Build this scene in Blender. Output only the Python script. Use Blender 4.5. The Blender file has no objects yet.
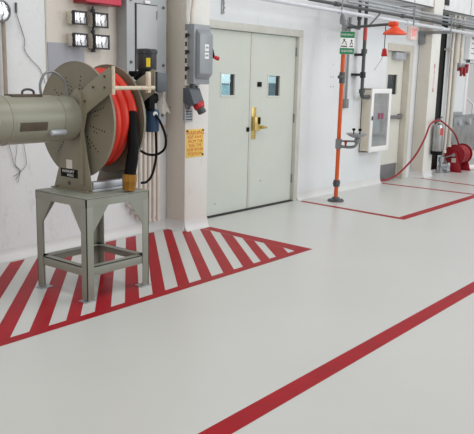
import bpy, bmesh, math, random
from mathutils import Vector, Matrix
random.seed(7)
S = bpy.context.scene
COL = S.collection
PI = math.pi

# ------------------------------------------------------------------ materials
def lin(c):
    c = c / 255.0
    return c / 12.92 if c <= 0.04045 else ((c + 0.055) / 1.055) ** 2.4
def rgb(r, g, b): return (lin(r), lin(g), lin(b), 1.0)

def mat(name, col, rough=0.5, metal=0.0, var=0.06, scale=6.0, bump=0.0, bscale=60.0, coat=0.0, spec=0.5):
    m = bpy.data.materials.new(name); m.use_nodes = True
    nt = m.node_tree; N = nt.nodes; L = nt.links
    p = N['Principled BSDF']
    p.inputs['Roughness'].default_value = rough
    p.inputs['Metallic'].default_value = metal
    p.inputs['Specular IOR Level'].default_value = spec
    p.inputs['Coat Weight'].default_value = coat
    c = rgb(*col)
    tc = N.new('ShaderNodeTexCoord')
    nz = N.new('ShaderNodeTexNoise'); nz.inputs['Scale'].default_value = scale; nz.inputs['Detail'].default_value = 5
    L.new(tc.outputs['Object'], nz.inputs['Vector'])
    rp = N.new('ShaderNodeValToRGB')
    rp.color_ramp.elements[0].position = 0.3; rp.color_ramp.elements[1].position = 0.7
    rp.color_ramp.elements[0].color = tuple(x * (1 - var) for x in c[:3]) + (1,)
    rp.color_ramp.elements[1].color = tuple(min(1, x * (1 + var)) for x in c[:3]) + (1,)
    L.new(nz.outputs['Fac'], rp.inputs['Fac']); L.new(rp.outputs['Color'], p.inputs['Base Color'])
    if bump:
        n2 = N.new('ShaderNodeTexNoise'); n2.inputs['Scale'].default_value = bscale; n2.inputs['Detail'].default_value = 4
        L.new(tc.outputs['Object'], n2.inputs['Vector'])
        b = N.new('ShaderNodeBump'); b.inputs['Strength'].default_value = bump; b.inputs['Distance'].default_value = 0.01
        L.new(n2.outputs['Fac'], b.inputs['Height']); L.new(b.outputs['Normal'], p.inputs['Normal'])
    return m

def wall_mat(name, col, wear, amount=0.5):
    """painted wall with scuffs, drips and small dark pits"""
    m = mat(name, col, 0.62, 0, 0.025, 1.7, 0.25, 25)
    nt = m.node_tree; N = nt.nodes; L = nt.links; p = N['Principled BSDF']
    base = p.inputs['Base Color'].links[0].from_socket
    tc = N.new('ShaderNodeTexCoord')
    mp = N.new('ShaderNodeMapping'); mp.inputs['Scale'].default_value = (2.2, 2.2, 1.1)
    L.new(tc.outputs['Object'], mp.inputs['Vector'])
    nz = N.new('ShaderNodeTexNoise'); nz.inputs['Scale'].default_value = 3.5; nz.inputs['Detail'].default_value = 9; nz.inputs['Roughness'].default_value = 0.72
    L.new(mp.outputs['Vector'], nz.inputs['Vector'])
    r = N.new('ShaderNodeValToRGB'); r.color_ramp.elements[0].position = 0.57; r.color_ramp.elements[1].position = 0.78
    r.color_ramp.elements[0].color = (0, 0, 0, 1); r.color_ramp.elements[1].color = (amount, amount, amount, 1)
    L.new(nz.outputs['Fac'], r.inputs['Fac'])
    mx = N.new('ShaderNodeMixRGB'); mx.inputs['Color2'].default_value = rgb(*wear)
    L.new(r.outputs['Color'], mx.inputs['Fac']); L.new(base, mx.inputs['Color1'])
    vo = N.new('ShaderNodeTexVoronoi'); vo.inputs['Scale'].default_value = 2.6
    L.new(tc.outputs['Object'], vo.inputs['Vector'])
    lt = N.new('ShaderNodeMath'); lt.operation = 'LESS_THAN'; lt.inputs[1].default_value = 0.035
    L.new(vo.outputs['Distance'], lt.inputs[0])
    m2 = N.new('ShaderNodeMath'); m2.operation = 'MULTIPLY'; m2.inputs[1].default_value = 0.55
    L.new(lt.outputs[0], m2.inputs[0])
    mx2 = N.new('ShaderNodeMixRGB'); mx2.inputs['Color2'].default_value = rgb(95, 85, 75)
    L.new(m2.outputs[0], mx2.inputs['Fac']); L.new(mx.outputs['Color'], mx2.inputs['Color1'])
    L.new(mx2.outputs['Color'], p.inputs['Base Color'])
    return m

def glass_mat(name, col, alpha=0.35):
    m = bpy.data.materials.new(name); m.use_nodes = True
    N = m.node_tree.nodes; L = m.node_tree.links
    N.remove(N['Principled BSDF'])
    t = N.new('ShaderNodeBsdfTransparent'); t.inputs['Color'].default_value = rgb(*col)
    g = N.new('ShaderNodeBsdfGlossy'); g.inputs['Roughness'].default_value = 0.05
    tc = N.new('ShaderNodeTexCoord'); nz = N.new('ShaderNodeTexNoise'); nz.inputs['Scale'].default_value = 3.0
    L.new(tc.outputs['Object'], nz.inputs['Vector'])
    ma = N.new('ShaderNodeMath'); ma.operation = 'MULTIPLY'; ma.inputs[1].default_value = alpha
    L.new(nz.outputs['Fac'], ma.inputs[0])
    mx = N.new('ShaderNodeMixShader'); L.new(ma.outputs[0], mx.inputs['Fac'])
    L.new(t.outputs[0], mx.inputs[1]); L.new(g.outputs[0], mx.inputs[2])
    L.new(mx.outputs[0], N['Material Output'].inputs['Surface'])
    return m

def foil_mat(name):
    m = bpy.data.materials.new(name); m.use_nodes = True
    N = m.node_tree.nodes; L = m.node_tree.links; p = N['Principled BSDF']
    p.inputs['Metallic'].default_value = 0.55; p.inputs['Roughness'].default_value = 0.2
    tc = N.new('ShaderNodeTexCoord')
    wv = N.new('ShaderNodeTexWave'); wv.inputs['Scale'].default_value = 6.0; wv.inputs['Distortion'].default_value = 9.0
    wv.inputs['Detail'].default_value = 3; wv.inputs['Detail Scale'].default_value = 2.0
    L.new(tc.outputs['Object'], wv.inputs['Vector'])
    r = N.new('ShaderNodeValToRGB')  # wavy dark and bright bands paint reflections into the foil colour
    r.color_ramp.elements[0].position = 0.02; r.color_ramp.elements[0].color = rgb(96, 98, 106)
    r.color_ramp.elements[1].position = 0.30; r.color_ramp.elements[1].color = rgb(240, 240, 242)
    L.new(wv.outputs['Fac'], r.inputs['Fac']); L.new(r.outputs['Color'], p.inputs['Base Color'])
    b = N.new('ShaderNodeBump'); b.inputs['Strength'].default_value = 0.6
    L.new(wv.outputs['Fac'], b.inputs['Height']); L.new(b.outputs['Normal'], p.inputs['Normal'])
    return m

def exit_mat(name, col, strength):
    m = mat(name, col, 0.4)
    p = m.node_tree.nodes['Principled BSDF']
    p.inputs['Emission Color'].default_value = rgb(*col); p.inputs['Emission Strength'].default_value = strength
    return m

M = dict(
    floor=mat('floor_epoxy_grey', (202, 203, 200), 0.3, 0, 0.025, 0.9, 0.05, 120, 0.0, 0.45),
    red_paint=mat('floor_red_paint', (158, 10, 28), 0.42, 0, 0.12, 5, 0.05, 120, 0.0, 0.16),
    cove=mat('cove_paint', (216, 217, 216), 0.35, 0, 0.03, 4),
    wall=wall_mat('wall_paint_cool_white', (221, 224, 226), (176, 174, 172), 0.30),
    wall_l=wall_mat('wall_paint_warm_white', (224, 228, 229), (150, 144, 136), 0.5),
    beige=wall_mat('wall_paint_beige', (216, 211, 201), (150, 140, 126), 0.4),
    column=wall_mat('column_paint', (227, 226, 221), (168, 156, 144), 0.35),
    beam=mat('beam_white', (226, 226, 228), 0.5),
    door=wall_mat('door_grey_green', (201, 206, 198), (190, 190, 182), 0.2),
    door_w=mat('exit_door_cream', (214, 213, 203), 0.45, 0, 0.03, 2),
    frame=mat('door_frame_grey', (198, 198, 190), 0.45),
    frame_e=mat('exit_frame_beige', (202, 197, 185), 0.5),
    dark=mat('dark_rubber', (38, 36, 36), 0.6),
    black=mat('black_plastic', (15, 15, 17), 0.6, spec=0.15),
    void=mat('dark_steel_post', (14, 14, 18), 0.5),
    olive=mat('olive_machine_paint', (134, 128, 110), 0.42, 0.0, 0.06, 4, 0.05, 60),
    motor=mat('motor_grey_green', (142, 142, 126), 0.36, 0.0, 0.06, 3, 0.04, 40),
    stand=mat('stand_grey_green', (142, 145, 134), 0.42, 0.0, 0.08, 5, 0.05, 60),
    hose=mat('orange_red_hose', (214, 46, 26), 0.4, 0, 0.08, 8),
    brass=mat('brass', (206, 182, 112), 0.32, 0.6, 0.15, 9),
    brassd=mat('old_brass', (158, 112, 40), 0.42, 0.5, 0.2, 20),
    bar=mat('worn_cream_bar', (206, 194, 172), 0.45, 0, 0.14, 25),
    steel=mat('galvanised_steel', (168, 172, 176), 0.38, 0.5, 0.1, 12),
    alu=mat('aluminium', (186, 190, 196), 0.4, 0.35, 0.08, 8),
    zinc=mat('bright_zinc', (214, 218, 224), 0.35, 0.15, 0.05, 8),
    stainless=mat('stainless', (170, 172, 172), 0.28, 0.9, 0.18, 5, 0.25, 7),
    pipe_d=mat('dark_iron_pipe', (84, 86, 88), 0.45, 0.4, 0.12, 10),
    pipe_g=mat('grey_pipe', (138, 140, 142), 0.42, 0.4, 0.1, 10),
    pipe_w=mat('painted_conduit', (216, 208, 198), 0.5, 0, 0.08, 7),
    orange=mat('safety_orange', (212, 88, 32), 0.4, 0, 0.08, 12),
    orangeh=mat('shower_orange', (228, 72, 28), 0.38, 0, 0.06, 10),
    redpipe=mat('red_pipe', (188, 70, 62), 0.45, 0, 0.1, 10),
    red=mat('red_enamel', (150, 20, 32), 0.35, 0, 0.1, 6),
    redbox=mat('red_cabinet', (206, 66, 88), 0.4, 0, 0.05, 3),
    redhandle=mat('red_handle', (190, 24, 36), 0.35),
    cab=mat('panel_grey', (166, 170, 172), 0.42, 0.1, 0.05, 3, 0.05, 60),
    cabd=mat('panel_door_grey', (176, 179, 180), 0.42, 0.1, 0.05, 3),
    patch=mat('wall_patch_grey', (158, 160, 168), 0.55, 0, 0.04, 3),
    switch=mat('switch_grey', (148, 154, 159), 0.38, 0.1, 0.05, 5),
    recept=mat('receptacle_grey', (84, 90, 97), 0.42, 0.1, 0.06, 8),
    white=mat('white_enamel', (236, 236, 236), 0.4, 0, 0.02, 4),
    cream=mat('cabinet_cream', (210, 202, 186), 0.45, 0, 0.03, 4),
    yellow=mat('sign_yellow', (232, 198, 96), 0.5, 0, 0.08, 12),
    signred=mat('sign_red_ink', (206, 70, 40), 0.5),
    green=mat('sign_green', (20, 122, 76), 0.45, 0, 0.05, 10),
    ink=mat('black_ink', (30, 30, 30), 0.5),
    blue=mat('blue_enamel', (44, 72, 104), 0.35, 0.2, 0.1, 8),
    mot_b=mat('charcoal_motor', (52, 52, 56), 0.4, 0.2, 0.08, 10),
    lab_y=mat('label_yellow', (230, 205, 40), 0.5),
    lab_o=mat('label_orange', (214, 140, 40), 0.5),
    plate=mat('nameplate_brown', (84, 72, 60), 0.45, 0.2, 0.1, 20),
    plate2=mat('weathered_pipe', (158, 148, 134), 0.5, 0, 0.12, 12),
    plum=mat('sticker_plum', (140, 62, 92), 0.5),
    rag=mat('white_cloth', (216, 212, 206), 0.9, 0, 0.06, 20, 0.3, 50),
    kick=mat('kick_plate', (132, 132, 136), 0.38, 0.5, 0.08, 6),
    foil=foil_mat('silver_foil_reflections'),
    pane=glass_mat('door_glass', (226, 240, 242), 0.25),
    cglass=glass_mat('cabinet_glass', (240, 247, 249), 1.25),
    room=mat('corridor_blue_grey', (150, 182, 190), 0.7),
    roomd=mat('corridor_dark', (70, 92, 102), 0.7),
    tan=mat('tan_board', (196, 176, 146), 0.6),
    annex=mat('annex_grey', (178, 177, 168), 0.6),
    bundle=mat('pale_blue_cloth', (212, 226, 234), 0.85, 0, 0.1, 14),
    exitface=exit_mat('exit_face', (244, 218, 212), 0.12),
    exitred=exit_mat('exit_red', (226, 60, 70), 0.5),
)

# ------------------------------------------------------------------ mesh builder
def axes(d):
    d = Vector(d).normalized()
    a = Vector((0, 0, 1)) if abs(d.z) < 0.9 else Vector((1, 0, 0))
    u = d.cross(a).normalized(); v = d.cross(u).normalized()
    return d, u, v

def smooth_path(pts, n=6):
    P = [Vector(p) for p in pts]
    if len(P) < 3: return P
    out = []
    Q = [P[0] * 2 - P[1]] + P + [P[-1] * 2 - P[-2]]
    for i in range(1, len(Q) - 2):
        p0, p1, p2, p3 = Q[i - 1:i + 3]
        for k in range(n):
            t = k / n
            out.append(0.5 * ((2 * p1) + (-p0 + p2) * t + (2 * p0 - 5 * p1 + 4 * p2 - p3) * t * t + (-p0 + 3 * p1 - 3 * p2 + p3) * t ** 3))
    out.append(P[-1])
    return out

class B:
    def __init__(s): s.bm = bmesh.new(); s.mi = 0
    def _add(s, t, bev=0.0, seg=2):
        if bev > 0:
            es = [e for e in t.edges if len(e.link_faces) == 2 and e.calc_face_angle(0) > 0.6]
            bmesh.ops.bevel(t, geom=es, offset=bev, segments=seg, profile=0.5, affect='EDGES', clamp_overlap=True)
        for f in t.faces: f.material_index = s.mi
        me = bpy.data.meshes.new('t'); t.to_mesh(me); t.free(); s.bm.from_mesh(me); bpy.data.meshes.remove(me)
        return s
    def box(s, x0, x1, y0, y1, z0, z1, bev=0.0):
        t = bmesh.new(); bmesh.ops.create_cube(t, size=1)
        for v in t.verts:
            v.co = Vector(((x0 + x1) / 2 + v.co.x * (x1 - x0), (y0 + y1) / 2 + v.co.y * (y1 - y0), (z0 + z1) / 2 + v.co.z * (z1 - z0)))
        return s._add(t, bev)
    def prism(s, poly, ax, a, b, bev=0.0):
        """poly in the two other axes (x: y,z / y: x,z / z: x,y), extruded from a to b along ax"""
        f = {'x': lambda p, h: (h, p[0], p[1]), 'y': lambda p, h: (p[0], h, p[1]), 'z': lambda p, h: (p[0], p[1], h)}[ax]
        t = bmesh.new()
        A = [t.verts.new(f(p, a)) for p in poly]; Bv = [t.verts.new(f(p, b)) for p in poly]
        t.faces.new(A); t.faces.new(Bv[::-1]); n = len(poly)
        for i in range(n): t.faces.new((A[i], Bv[i], Bv[(i + 1) % n], A[(i + 1) % n]))
        bmesh.ops.recalc_face_normals(t, faces=t.faces)
        return s._add(t, bev)
    def lathe(s, prof, o, d, seg=32, closed=False):
        """prof = [(radius, height)] along direction d from o"""
        d, u, v = axes(d); o = Vector(o); t = bmesh.new(); rings = []
        for r, h in prof:
            c = o + d * h
            if r < 1e-6: rings.append([t.verts.new(c)])
            else: rings.append([t.verts.new(c + (u * math.cos(2 * PI * k / seg) + v * math.sin(2 * PI * k / seg)) * r) for k in range(seg)])
        pairs = list(zip(rings, rings[1:])) + ([(rings[-1], rings[0])] if closed else [])
        for R0, R1 in pairs:
            for k in range(seg):
                q = (k + 1) % seg
                if len(R0) == 1 and len(R1) == 1: continue
                if len(R0) == 1: t.faces.new((R0[0], R1[q], R1[k]))
                elif len(R1) == 1: t.faces.new((R0[k], R0[q], R1[0]))
                else: t.faces.new((R0[k], R0[q], R1[q], R1[k]))
        if not closed:
            for R in (rings[0], rings[-1]):
                if len(R) > 1: t.faces.new(R)
        bmesh.ops.recalc_face_normals(t, faces=t.faces)
        return s._add(t)
    def cyl(s, p, q, r, seg=20, r2=None):
        p = Vector(p); q = Vector(q); h = (q - p).length
        return s.lathe([(r, 0), (r if r2 is None else r2, h)], p, q - p, seg)
    def tube(s, pts, r, seg=10, n=6):
        P = smooth_path(pts, n); t = bmesh.new(); rings = []
        d, u, v = axes(P[1] - P[0])
        for i, p in enumerate(P):
            dd = (P[min(i + 1, len(P) - 1)] - P[max(i - 1, 0)]).normalized()
            u = (u - dd * u.dot(dd)).normalized(); v = dd.cross(u)
            rr = r[i * (len(r) - 1) // max(1, len(P) - 1)] if isinstance(r, (list, tuple)) else r
            rings.append([t.verts.new(p + (u * math.cos(2 * PI * k / seg) + v * math.sin(2 * PI * k / seg)) * rr) for k in range(seg)])
        for R0, R1 in zip(rings, rings[1:]):
            for k in range(seg): t.faces.new((R0[k], R0[(k + 1) % seg], R1[(k + 1) % seg], R1[k]))
        t.faces.new(rings[0]); t.faces.new(rings[-1])
        bmesh.ops.recalc_face_normals(t, faces=t.faces)
        return s._add(t)
    def poly(s, pts, z):
        t = bmesh.new(); f = t.faces.new([t.verts.new((p[0], p[1], z)) for p in pts])
        f.normal_update()
        if f.normal.z < 0: f.normal_flip()
        return s._add(t)

def origin_of(o):
    v = Vector((0, 0, 0))
    while o is not None: v += o.location; o = o.parent
    return v

def build(name, b, m, parent=None, label=None, local=False, ang=32):
    me = bpy.data.meshes.new(name)
    bm = b.bm
    off = Vector((0, 0, 0)) if local else origin_of(parent)
    if off.length: bmesh.ops.translate(bm, verts=bm.verts, vec=-off)
    for f in bm.faces: f.smooth = True
    for e in bm.edges:
        if len(e.link_faces) != 2 or e.calc_face_angle(0) > math.radians(ang): e.smooth = False
    bm.to_mesh(me); bm.free()
    for x in (m if isinstance(m, (list, tuple)) else [m]): me.materials.append(x)
    o = bpy.data.objects.new(name, me); COL.objects.link(o)
    if parent is not None: o.parent = parent
    if label: o['label'] = label
    return o

def recentre(o, p):
    """move a mesh object's origin to p"""
    p = Vector(p); o.data.transform(Matrix.Translation(-p)); o.location = p
    return o

def thing(name, label, cat, loc=(0, 0, 0), rz=0.0, group=None):
    o = bpy.data.objects.new(name, None); COL.objects.link(o); o.empty_display_size = 0.1
    o.location = loc; o.rotation_euler = (0, 0, rz); o['label'] = label; o['category'] = cat
    if group: o['group'] = group
    return o
def solo(name, b, m, label, cat, base, group=None):
    o = recentre(build(name, b, m), base); o['label'] = label; o['category'] = cat
    if group: o['group'] = group
    return o
def struct(name, b, m, label=None, parent=None):
    o = build(name, b, m, parent)
    if parent is None:
        o['kind'] = 'structure'; o['label'] = label or name.replace('_', ' '); o['category'] = name.split('_')[0]
    return o

def text(name, s, size, m, parent, pos, xd, yd, local=False, depth=0.0006, stretch=1.0, ax='CENTER'):
    cu = bpy.data.curves.new(name, 'FONT'); cu.body = s; cu.size = size; cu.align_x = ax; cu.align_y = 'CENTER'; cu.extrude = depth
    tmp = bpy.data.objects.new('tmp', cu); COL.objects.link(tmp)
    dg = bpy.context.evaluated_depsgraph_get()
    me = bpy.data.meshes.new_from_object(tmp.evaluated_get(dg))
    bpy.data.objects.remove(tmp); bpy.data.curves.remove(cu)
    me.name = name; me.materials.clear(); me.materials.append(m)
    xd = Vector(xd).normalized(); yd = Vector(yd).normalized(); zd = xd.cross(yd)
    R = Matrix((xd * stretch, yd, zd)).transposed().to_4x4()
    off = Vector((0, 0, 0)) if local else origin_of(parent)
    me.transform(Matrix.Translation(Vector(pos) - off) @ R)
    o = bpy.data.objects.new(name, me); COL.objects.link(o); o.parent = parent
    return o
XP, XN, ZP, YN = (1, 0, 0), (-1, 0, 0), (0, 0, 1), (0, -1, 0)

# ================================================================== FLOOR with painted markings
def clip(poly, a, b, c):
    """keep a*x + b*y <= c"""
    out = []
    for i in range(len(poly)):
        p, q = poly[i], poly[(i + 1) % len(poly)]
        fp, fq = a * p[0] + b * p[1] - c, a * q[0] + b * q[1] - c
        if fp <= 0: out.append(p)
        if fp * fq < 0:
            t = fp / (fp - fq); out.append((p[0] + (q[0] - p[0]) * t, p[1] + (q[1] - p[1]) * t))
    return out
b = B(); b.box(-9, 13, -9, 0.25, -0.2, 0)
b.mi = 1; ZR = 0.0006
FY0, FY1 = -1.685, -1.602                       # front band of the hatched area
b.poly([(-8, FY0), (-1.20, FY0), (-1.335, FY1), (-8, FY1)], ZR)
IN = lambda y: -1.262 - 0.105 * (-0.45 - y) / 1.15  # inner edge of the right border
b.poly([(-1.20, FY0), (-1.115, -0.24), (-1.235, -0.24), (IN(FY1), FY1)], ZR)
wl = [-4.462 - 0.28 * k for k in range(9, 0, -1)] + [-4.462, -4.179, -3.922, -3.655, -3.386, -3.118, -2.85, -2.58, -2.294, -2.021, -1.789, -1.493]
wr = [x + 0.135 for x in wl[:9]] + [-4.325, -4.04, -3.80, -3.525, -3.25, -2.98, -2.71, -2.434, -2.171, -1.917, -1.688, -1.388]
def slope(x): return 0.885 + 0.065 * min(1, max(0, (-2.2 - x) / 2.4))
for i in range(len(wl) - 1):
    x0, x1 = wr[i], wl[i + 1]
    yt = -0.078
    pl = [(x0, FY1), (x1, FY1), (x1 + slope(x1) * (yt - FY1), yt), (x0 + slope(x0) * (yt - FY1), yt)]
    k = 0.105 / 1.15                              # x <= -1.262 - k*(-0.45-y)
    pl = clip(pl, 1, -k, -1.262 + 0.45 * k * 1.0 - 0.0) if False else clip(pl, 1.0, -k, -1.262 + k * 0.45)
    if len(pl) > 2: b.poly(pl, ZR)
b.poly([(wr[-1], FY1), (IN(FY1) + 0.002, FY1), (IN(-1.5), -1.5)], ZR)
b.poly([(-9, -3.372), (13, -3.372), (13, -3.256), (-9, -3.256)], ZR)            # long line across the bay
b.poly([(0.80, -1.66), (12, -1.66), (12, -1.545), (0.80, -1.545)], ZR)           # shower keep-clear box
b.poly([(0.80, -1.545), (0.905, -1.545), (1.035, -0.085), (0.955, -0.085)], ZR)
b.poly([(3.315, -1.545), (3.40, -1.545), (3.40, -0.01), (3.315, -0.01)], ZR)
b.poly([(4.17, -1.545), (4.25, -1.545), (4.45, -0.09), (4.38, -0.09)], ZR)
floor = struct('floor', b, [M['floor'], M['red_paint']], 'pale grey glossy floor with red hatched marking and red lines')

# ================================================================== WALLS
ZT = 5.2
WF = 0.003
b = B(); b.box(-9, -2.95, WF, 0.25, 0, ZT); b.box(-2.95, -1.30, WF, 0.25, 0, 1.06); b.mi = 1; b.box(-2.95, -1.30, WF, 0.25, 1.06, ZT)
struct('wall_left', b, [M['wall_l'], M['beige']], 'worn off-white wall behind the big hose reel')
b = B()
b.box(-1.30, -0.965, WF, 0.25, 0, ZT); b.box(-0.965, 0.965, WF, 0.25, 2.155, ZT); b.box(0.965, 3.36, WF, 0.25, 0, ZT)
b.box(3.36, 4.24, WF, 0.25, 2.16, ZT); b.box(4.24, 6.60, WF, 0.25, 0, ZT); b.box(6.60, 8.2, WF, 0.25, 2.0, ZT); b.box(8.2, 13, WF, 0.25, 0, ZT)
b.mi = 1
for x, z in ((1.736, 1.629), (1.80, 1.629), (1.75, 1.50), (1.815, 1.50)): b.cyl((x, .004, z), (x, .001, z), .008, 8)
struct('wall_back', b, [M['wall'], M['pipe_d']], 'white wall with the double doors and exit door')
def pillar(x0, x1, y0):
    b = B(); b.box(x0, x1, y0, 0.0, 0, ZT, 0.012)
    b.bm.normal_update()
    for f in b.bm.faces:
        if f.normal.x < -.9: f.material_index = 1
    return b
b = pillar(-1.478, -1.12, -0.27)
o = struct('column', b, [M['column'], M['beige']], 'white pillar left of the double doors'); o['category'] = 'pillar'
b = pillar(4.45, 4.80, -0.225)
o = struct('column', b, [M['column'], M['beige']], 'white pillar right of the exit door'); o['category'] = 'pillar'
# corridor seen through the door panes and the annex behind the far opening
b = B(); b.box(-2.5, 4.2, 1.9, 2.0, -0.1, 3.0)
b.mi = 1; b.box(2.05, 2.99, 1.5, 1.89, 0, 1.50); b.box(3.3, 7.0, 0.9, 0.95, 0, 3); b.box(3.3, 3.35, 0.26, 0.9, 0, 3); b.box(3.3, 5, .25, .95, 2.4, 2.45)  # dark boxes behind the exit door are added to keep its pane dark
b.mi = 2; b.box(1.55, 1.95, 1.88, 1.895, 1.50, 2.3); b.box(2.2, 2.95, 1.6, 1.8, 1.52, 1.62)
struct('wall_corridor', b, [M['room'], M['roomd'], M['white']], 'blue grey corridor wall seen through the door panes')
b = B(); b.box(6.0, 9.0, 0.9, 1.0, 0, 3.0)
struct('wall_annex', b, M['annex'], 'grey wall seen through the far right opening')
b = B(); b.box(-1.2, 1.2, 0.25, 1.9, -0.2, 0.0); b.box(6.5, 8.3, 0.25, 0.9, -0.2, 0)
struct('floor_corridor', b, M['floor'], 'floor behind the doors')

def cove(x0, x1, yw, h=0.10, d=0.05):
    P = [(yw, 0.0), (yw, h)] + [(yw - 0.006 - (d - 0.006) * (1 - math.sin(a)) if False else yw - d + (d - 0.004) * math.cos(a), h - h * math.sin(a) + 0.001) for a in [i * PI / 2 / 6 for i in range(7)]]
    return P
def cove_x(b, x0, x1, yw): b.prism(cove(0, 0, yw), 'x', x0, x1)
def cove_y(b, y0, y1, xw):                                                       # on a face looking to -x
    b.prism([(p[0], p[1]) for p in cove(0, 0, xw)], 'y', y0, y1)
b = B(); cove_x(b, -9, -1.478, 0.0); struct('baseboard_left', b, M['cove'], 'white coved base of the left wall')
b = B(); cove_x(b, -1.478, -1.12, -0.27); cove_y(b, -0.27, 0, -1.478); struct('baseboard_pillar', b, M['cove'], 'white coved base of the near pillar')
b = B(); cove_x(b, -1.12, -1.0, 0.0); cove_x(b, 1.0, 3.36, 0.0); struct('baseboard_back', b, M['cove'], 'white coved base right of the double doors')
b = B(); cove_x(b, 4.45, 4.80, -0.225); cove_y(b, -0.225, 0, 4.45); cove_x(b, 4.80, 6.6, 0.0); struct('baseboard_right', b, M['cove'], 'white coved base of the far pillar and wall')
b = B(); b.box(-2.955, -2.945, -0.004, 0, 1.6, ZT); struct('trim_1', b, M['frame_e'], 'thin vertical joint on the left wall')
# overhead ledge on the right with panel joints
b = B(); b.box(1.6, 13, -0.2, 0.0, 2.77, 4.2)
b.mi = 1
b.box(1.6, 13, -0.205, -0.2, 2.765, 2.785)  # dark strip painted in as the shadow line under the ledge
for x in (2.6, 3.75, 4.9, 6.05, 7.2): b.box(x, x + 0.012, -0.203, -0.2, 2.79, 4.2)
struct('trim_2', b, [M['beam'], M['pipe_d']], 'white overhead ledge with a shadow line painted on its lower edge')

# ================================================================== DOUBLE DOOR
b = B()
for sx in (-1, 1):
    x0, x1 = sorted((sx * 0.914, sx * 1.0)); b.box(x0, x1, -0.012, 0.16, 0, 2.115, 0.004)
    x0, x1 = sorted((sx * 0.90, sx * 0.93)); b.box(x0, x1, 0.085, 0.155, 0, 2.11, 0.002)
b.box(-1.0, 1.0, -0.012, 0.16, 2.115, 2.20, 0.004)
struct('trim_3', b, M['frame'], 'grey steel frame around the double doors')
b = B(); b.box(-0.93, 0.93, 0.0, 0.12, 0, 0.014, 0.003)
struct('trim_4', b, M['dark'], 'dark threshold under the double doors')

def leaf(n, x0, x1, wx0, wx1, wz0, wz1, label, y0, y1, z1, m, z0=0.018):
    b = B()
    b.box(x0, wx0, y0, y1, z0, z1); b.box(wx1, x1, y0, y1, z0, z1)
    b.box(wx0, wx1, y0, y1, z0, wz0); b.box(wx0, wx1, y0, y1, wz1, z1)
    d = struct(n, b, m, label)
    f = B()
    for q in ((wx0 - .018, wx0 + .004, wz0 - .018, wz1 + .018), (wx1 - .004, wx1 + .018, wz0 - .018, wz1 + .018)): f.box(q[0], q[1], y0 - .005, y1, q[2], q[3], .002)
    for q in ((wz0 - .018, wz0 + .004), (wz1 - .004, wz1 + .018)): f.box(wx0, wx1, y0 - .005, y1, q[0], q[1], .002)
    build('window_frame', f, m, d)
    k = B(); k.box(wx1 - .05, wx1 - .004, (y0 + y1) / 2 - .006, (y0 + y1) / 2 + .006, wz0, wz1)  # dark strip put in for the shaded reveal side of the frame
    build('reveal_shade_strip', k, M['dark'], d, 'dark strip for the shaded reveal at the right of the pane')
    g = B(); g.box(wx0, wx1, (y0 + y1) / 2 - .003, (y0 + y1) / 2 + .003, wz0, wz1)
    build('window_pane', g, M['pane'], d)
    return d
dl = leaf('door_1', -0.910, -0.010, -0.56, -0.315, 1.385, 1.63, 'left leaf of the grey double doors, no brass plate', 0.037, 0.082, 2.108, M['door'])
dr = leaf('door_2', 0.010, 0.910, 0.335, 0.585, 1.375, 1.625, 'right leaf of the grey double doors with brass lock', 0.037, 0.082, 2.108, M['door'])
b = B(); b.box(-0.03, 0.012, 0.030, 0.0365, 0.018, 2.105, 0.002); build('astragal', b, M['frame'], dl)
b = B(); b.box(-0.075, -0.028, 0.024, 0.037, 0.957, 1.008, 0.003); build('latch_block', b, M['black'], dl, 'small black square on the leaf')
for z in (0.30, 1.09, 1.93):
    b = B(); b.cyl((0.916, 0.028, z - 0.055), (0.916, 0.028, z + 0.055), 0.011, 10); b.box(0.905, 0.93, 0.03, 0.036, z - 0.055, z + 0.055)
    build('hinge', b, M['kick'], dr)
b = B(); b.box(0.115, 0.195, 0.026, 0.037, 1.488, 1.545, 0.003); build('sensor_plate', b, M['black'], dr, 'small black plate near the pane')
b = B(); b.box(0.018, 0.105, 0.031, 0.037, 0.86, 1.245, 0.003); pl = build('lock_plate', b, M['brass'], dr, 'tall brass plate')
b = B(); b.box(0.022, 0.125, -0.022, 0.031, 0.965, 1.135, 0.006); lk = build('lock_body', b, M['brass'], dr)
b = B(); b.box(0.075, 0.118, -0.03, -0.022, 1.045, 1.125, 0.003); build('keypad', b, M['black'], lk)
b = B(); b.cyl((0.15, 0.037, 1.005), (0.15, -0.045, 1.005), 0.022, 16); b.tube([(0.15, -0.045, 1.005), (0.18, -0.05, 1.005), (0.225, -0.045, 1.0)], 0.011, 8)
build('lever', b, M['brass'], dr)
b = B(); b.cyl((0.285, 0.037, 0.998), (0.285, 0.02, 0.998), 0.014, 12); build('stop_button', b, M['kick'], dr)

# ================================================================== EXIT DOOR
b = B(); b.box(4.14, 4.27, -0.008, 0.2, 0, 2.06, 0.004); b.box(3.36, 4.27, -0.008, 0.2, 2.06, 2.17, 0.004)
struct('trim_5', b, M['frame_e'], 'beige frame of the exit door')
de = leaf('door_3', 3.34, 4.135, 3.60, 3.94, 1.38, 1.70, 'cream exit door with push bar beside the glass front cabinet', 0.10, 0.145, 2.06, M['door_w'])
b = B(); b.box(3.36, 4.10, 0.094, 0.10, 0.02, 0.26, 0.002); build('kick_plate', b, M['kick'], de, 'grey metal kick plate')
b = B(); b.box(3.40, 4.08, 0.03, 0.065, 1.0, 1.055, 0.008); b.box(3.42, 3.5, 0.06, 0.1, 0.99, 1.065); b.box(4.03, 4.11, 0.06, 0.1, 0.985, 1.07)
build('push_bar', b, M['kick'], de)
b = B(); b.box(3.70, 4.06, 0.02, 0.10, 1.935, 2.045, 0.006); b.tube([(3.9, 0.05, 2.035), (4.02, -0.06, 2.05), (4.08, 0.02, 2.065)], 0.01, 6, 2)
build('door_closer', b, M['alu'], de)
t = thing('exit_sign', 'white EXIT sign with red letters above the exit door', 'sign', (4.18, 0, 2.34))
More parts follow.
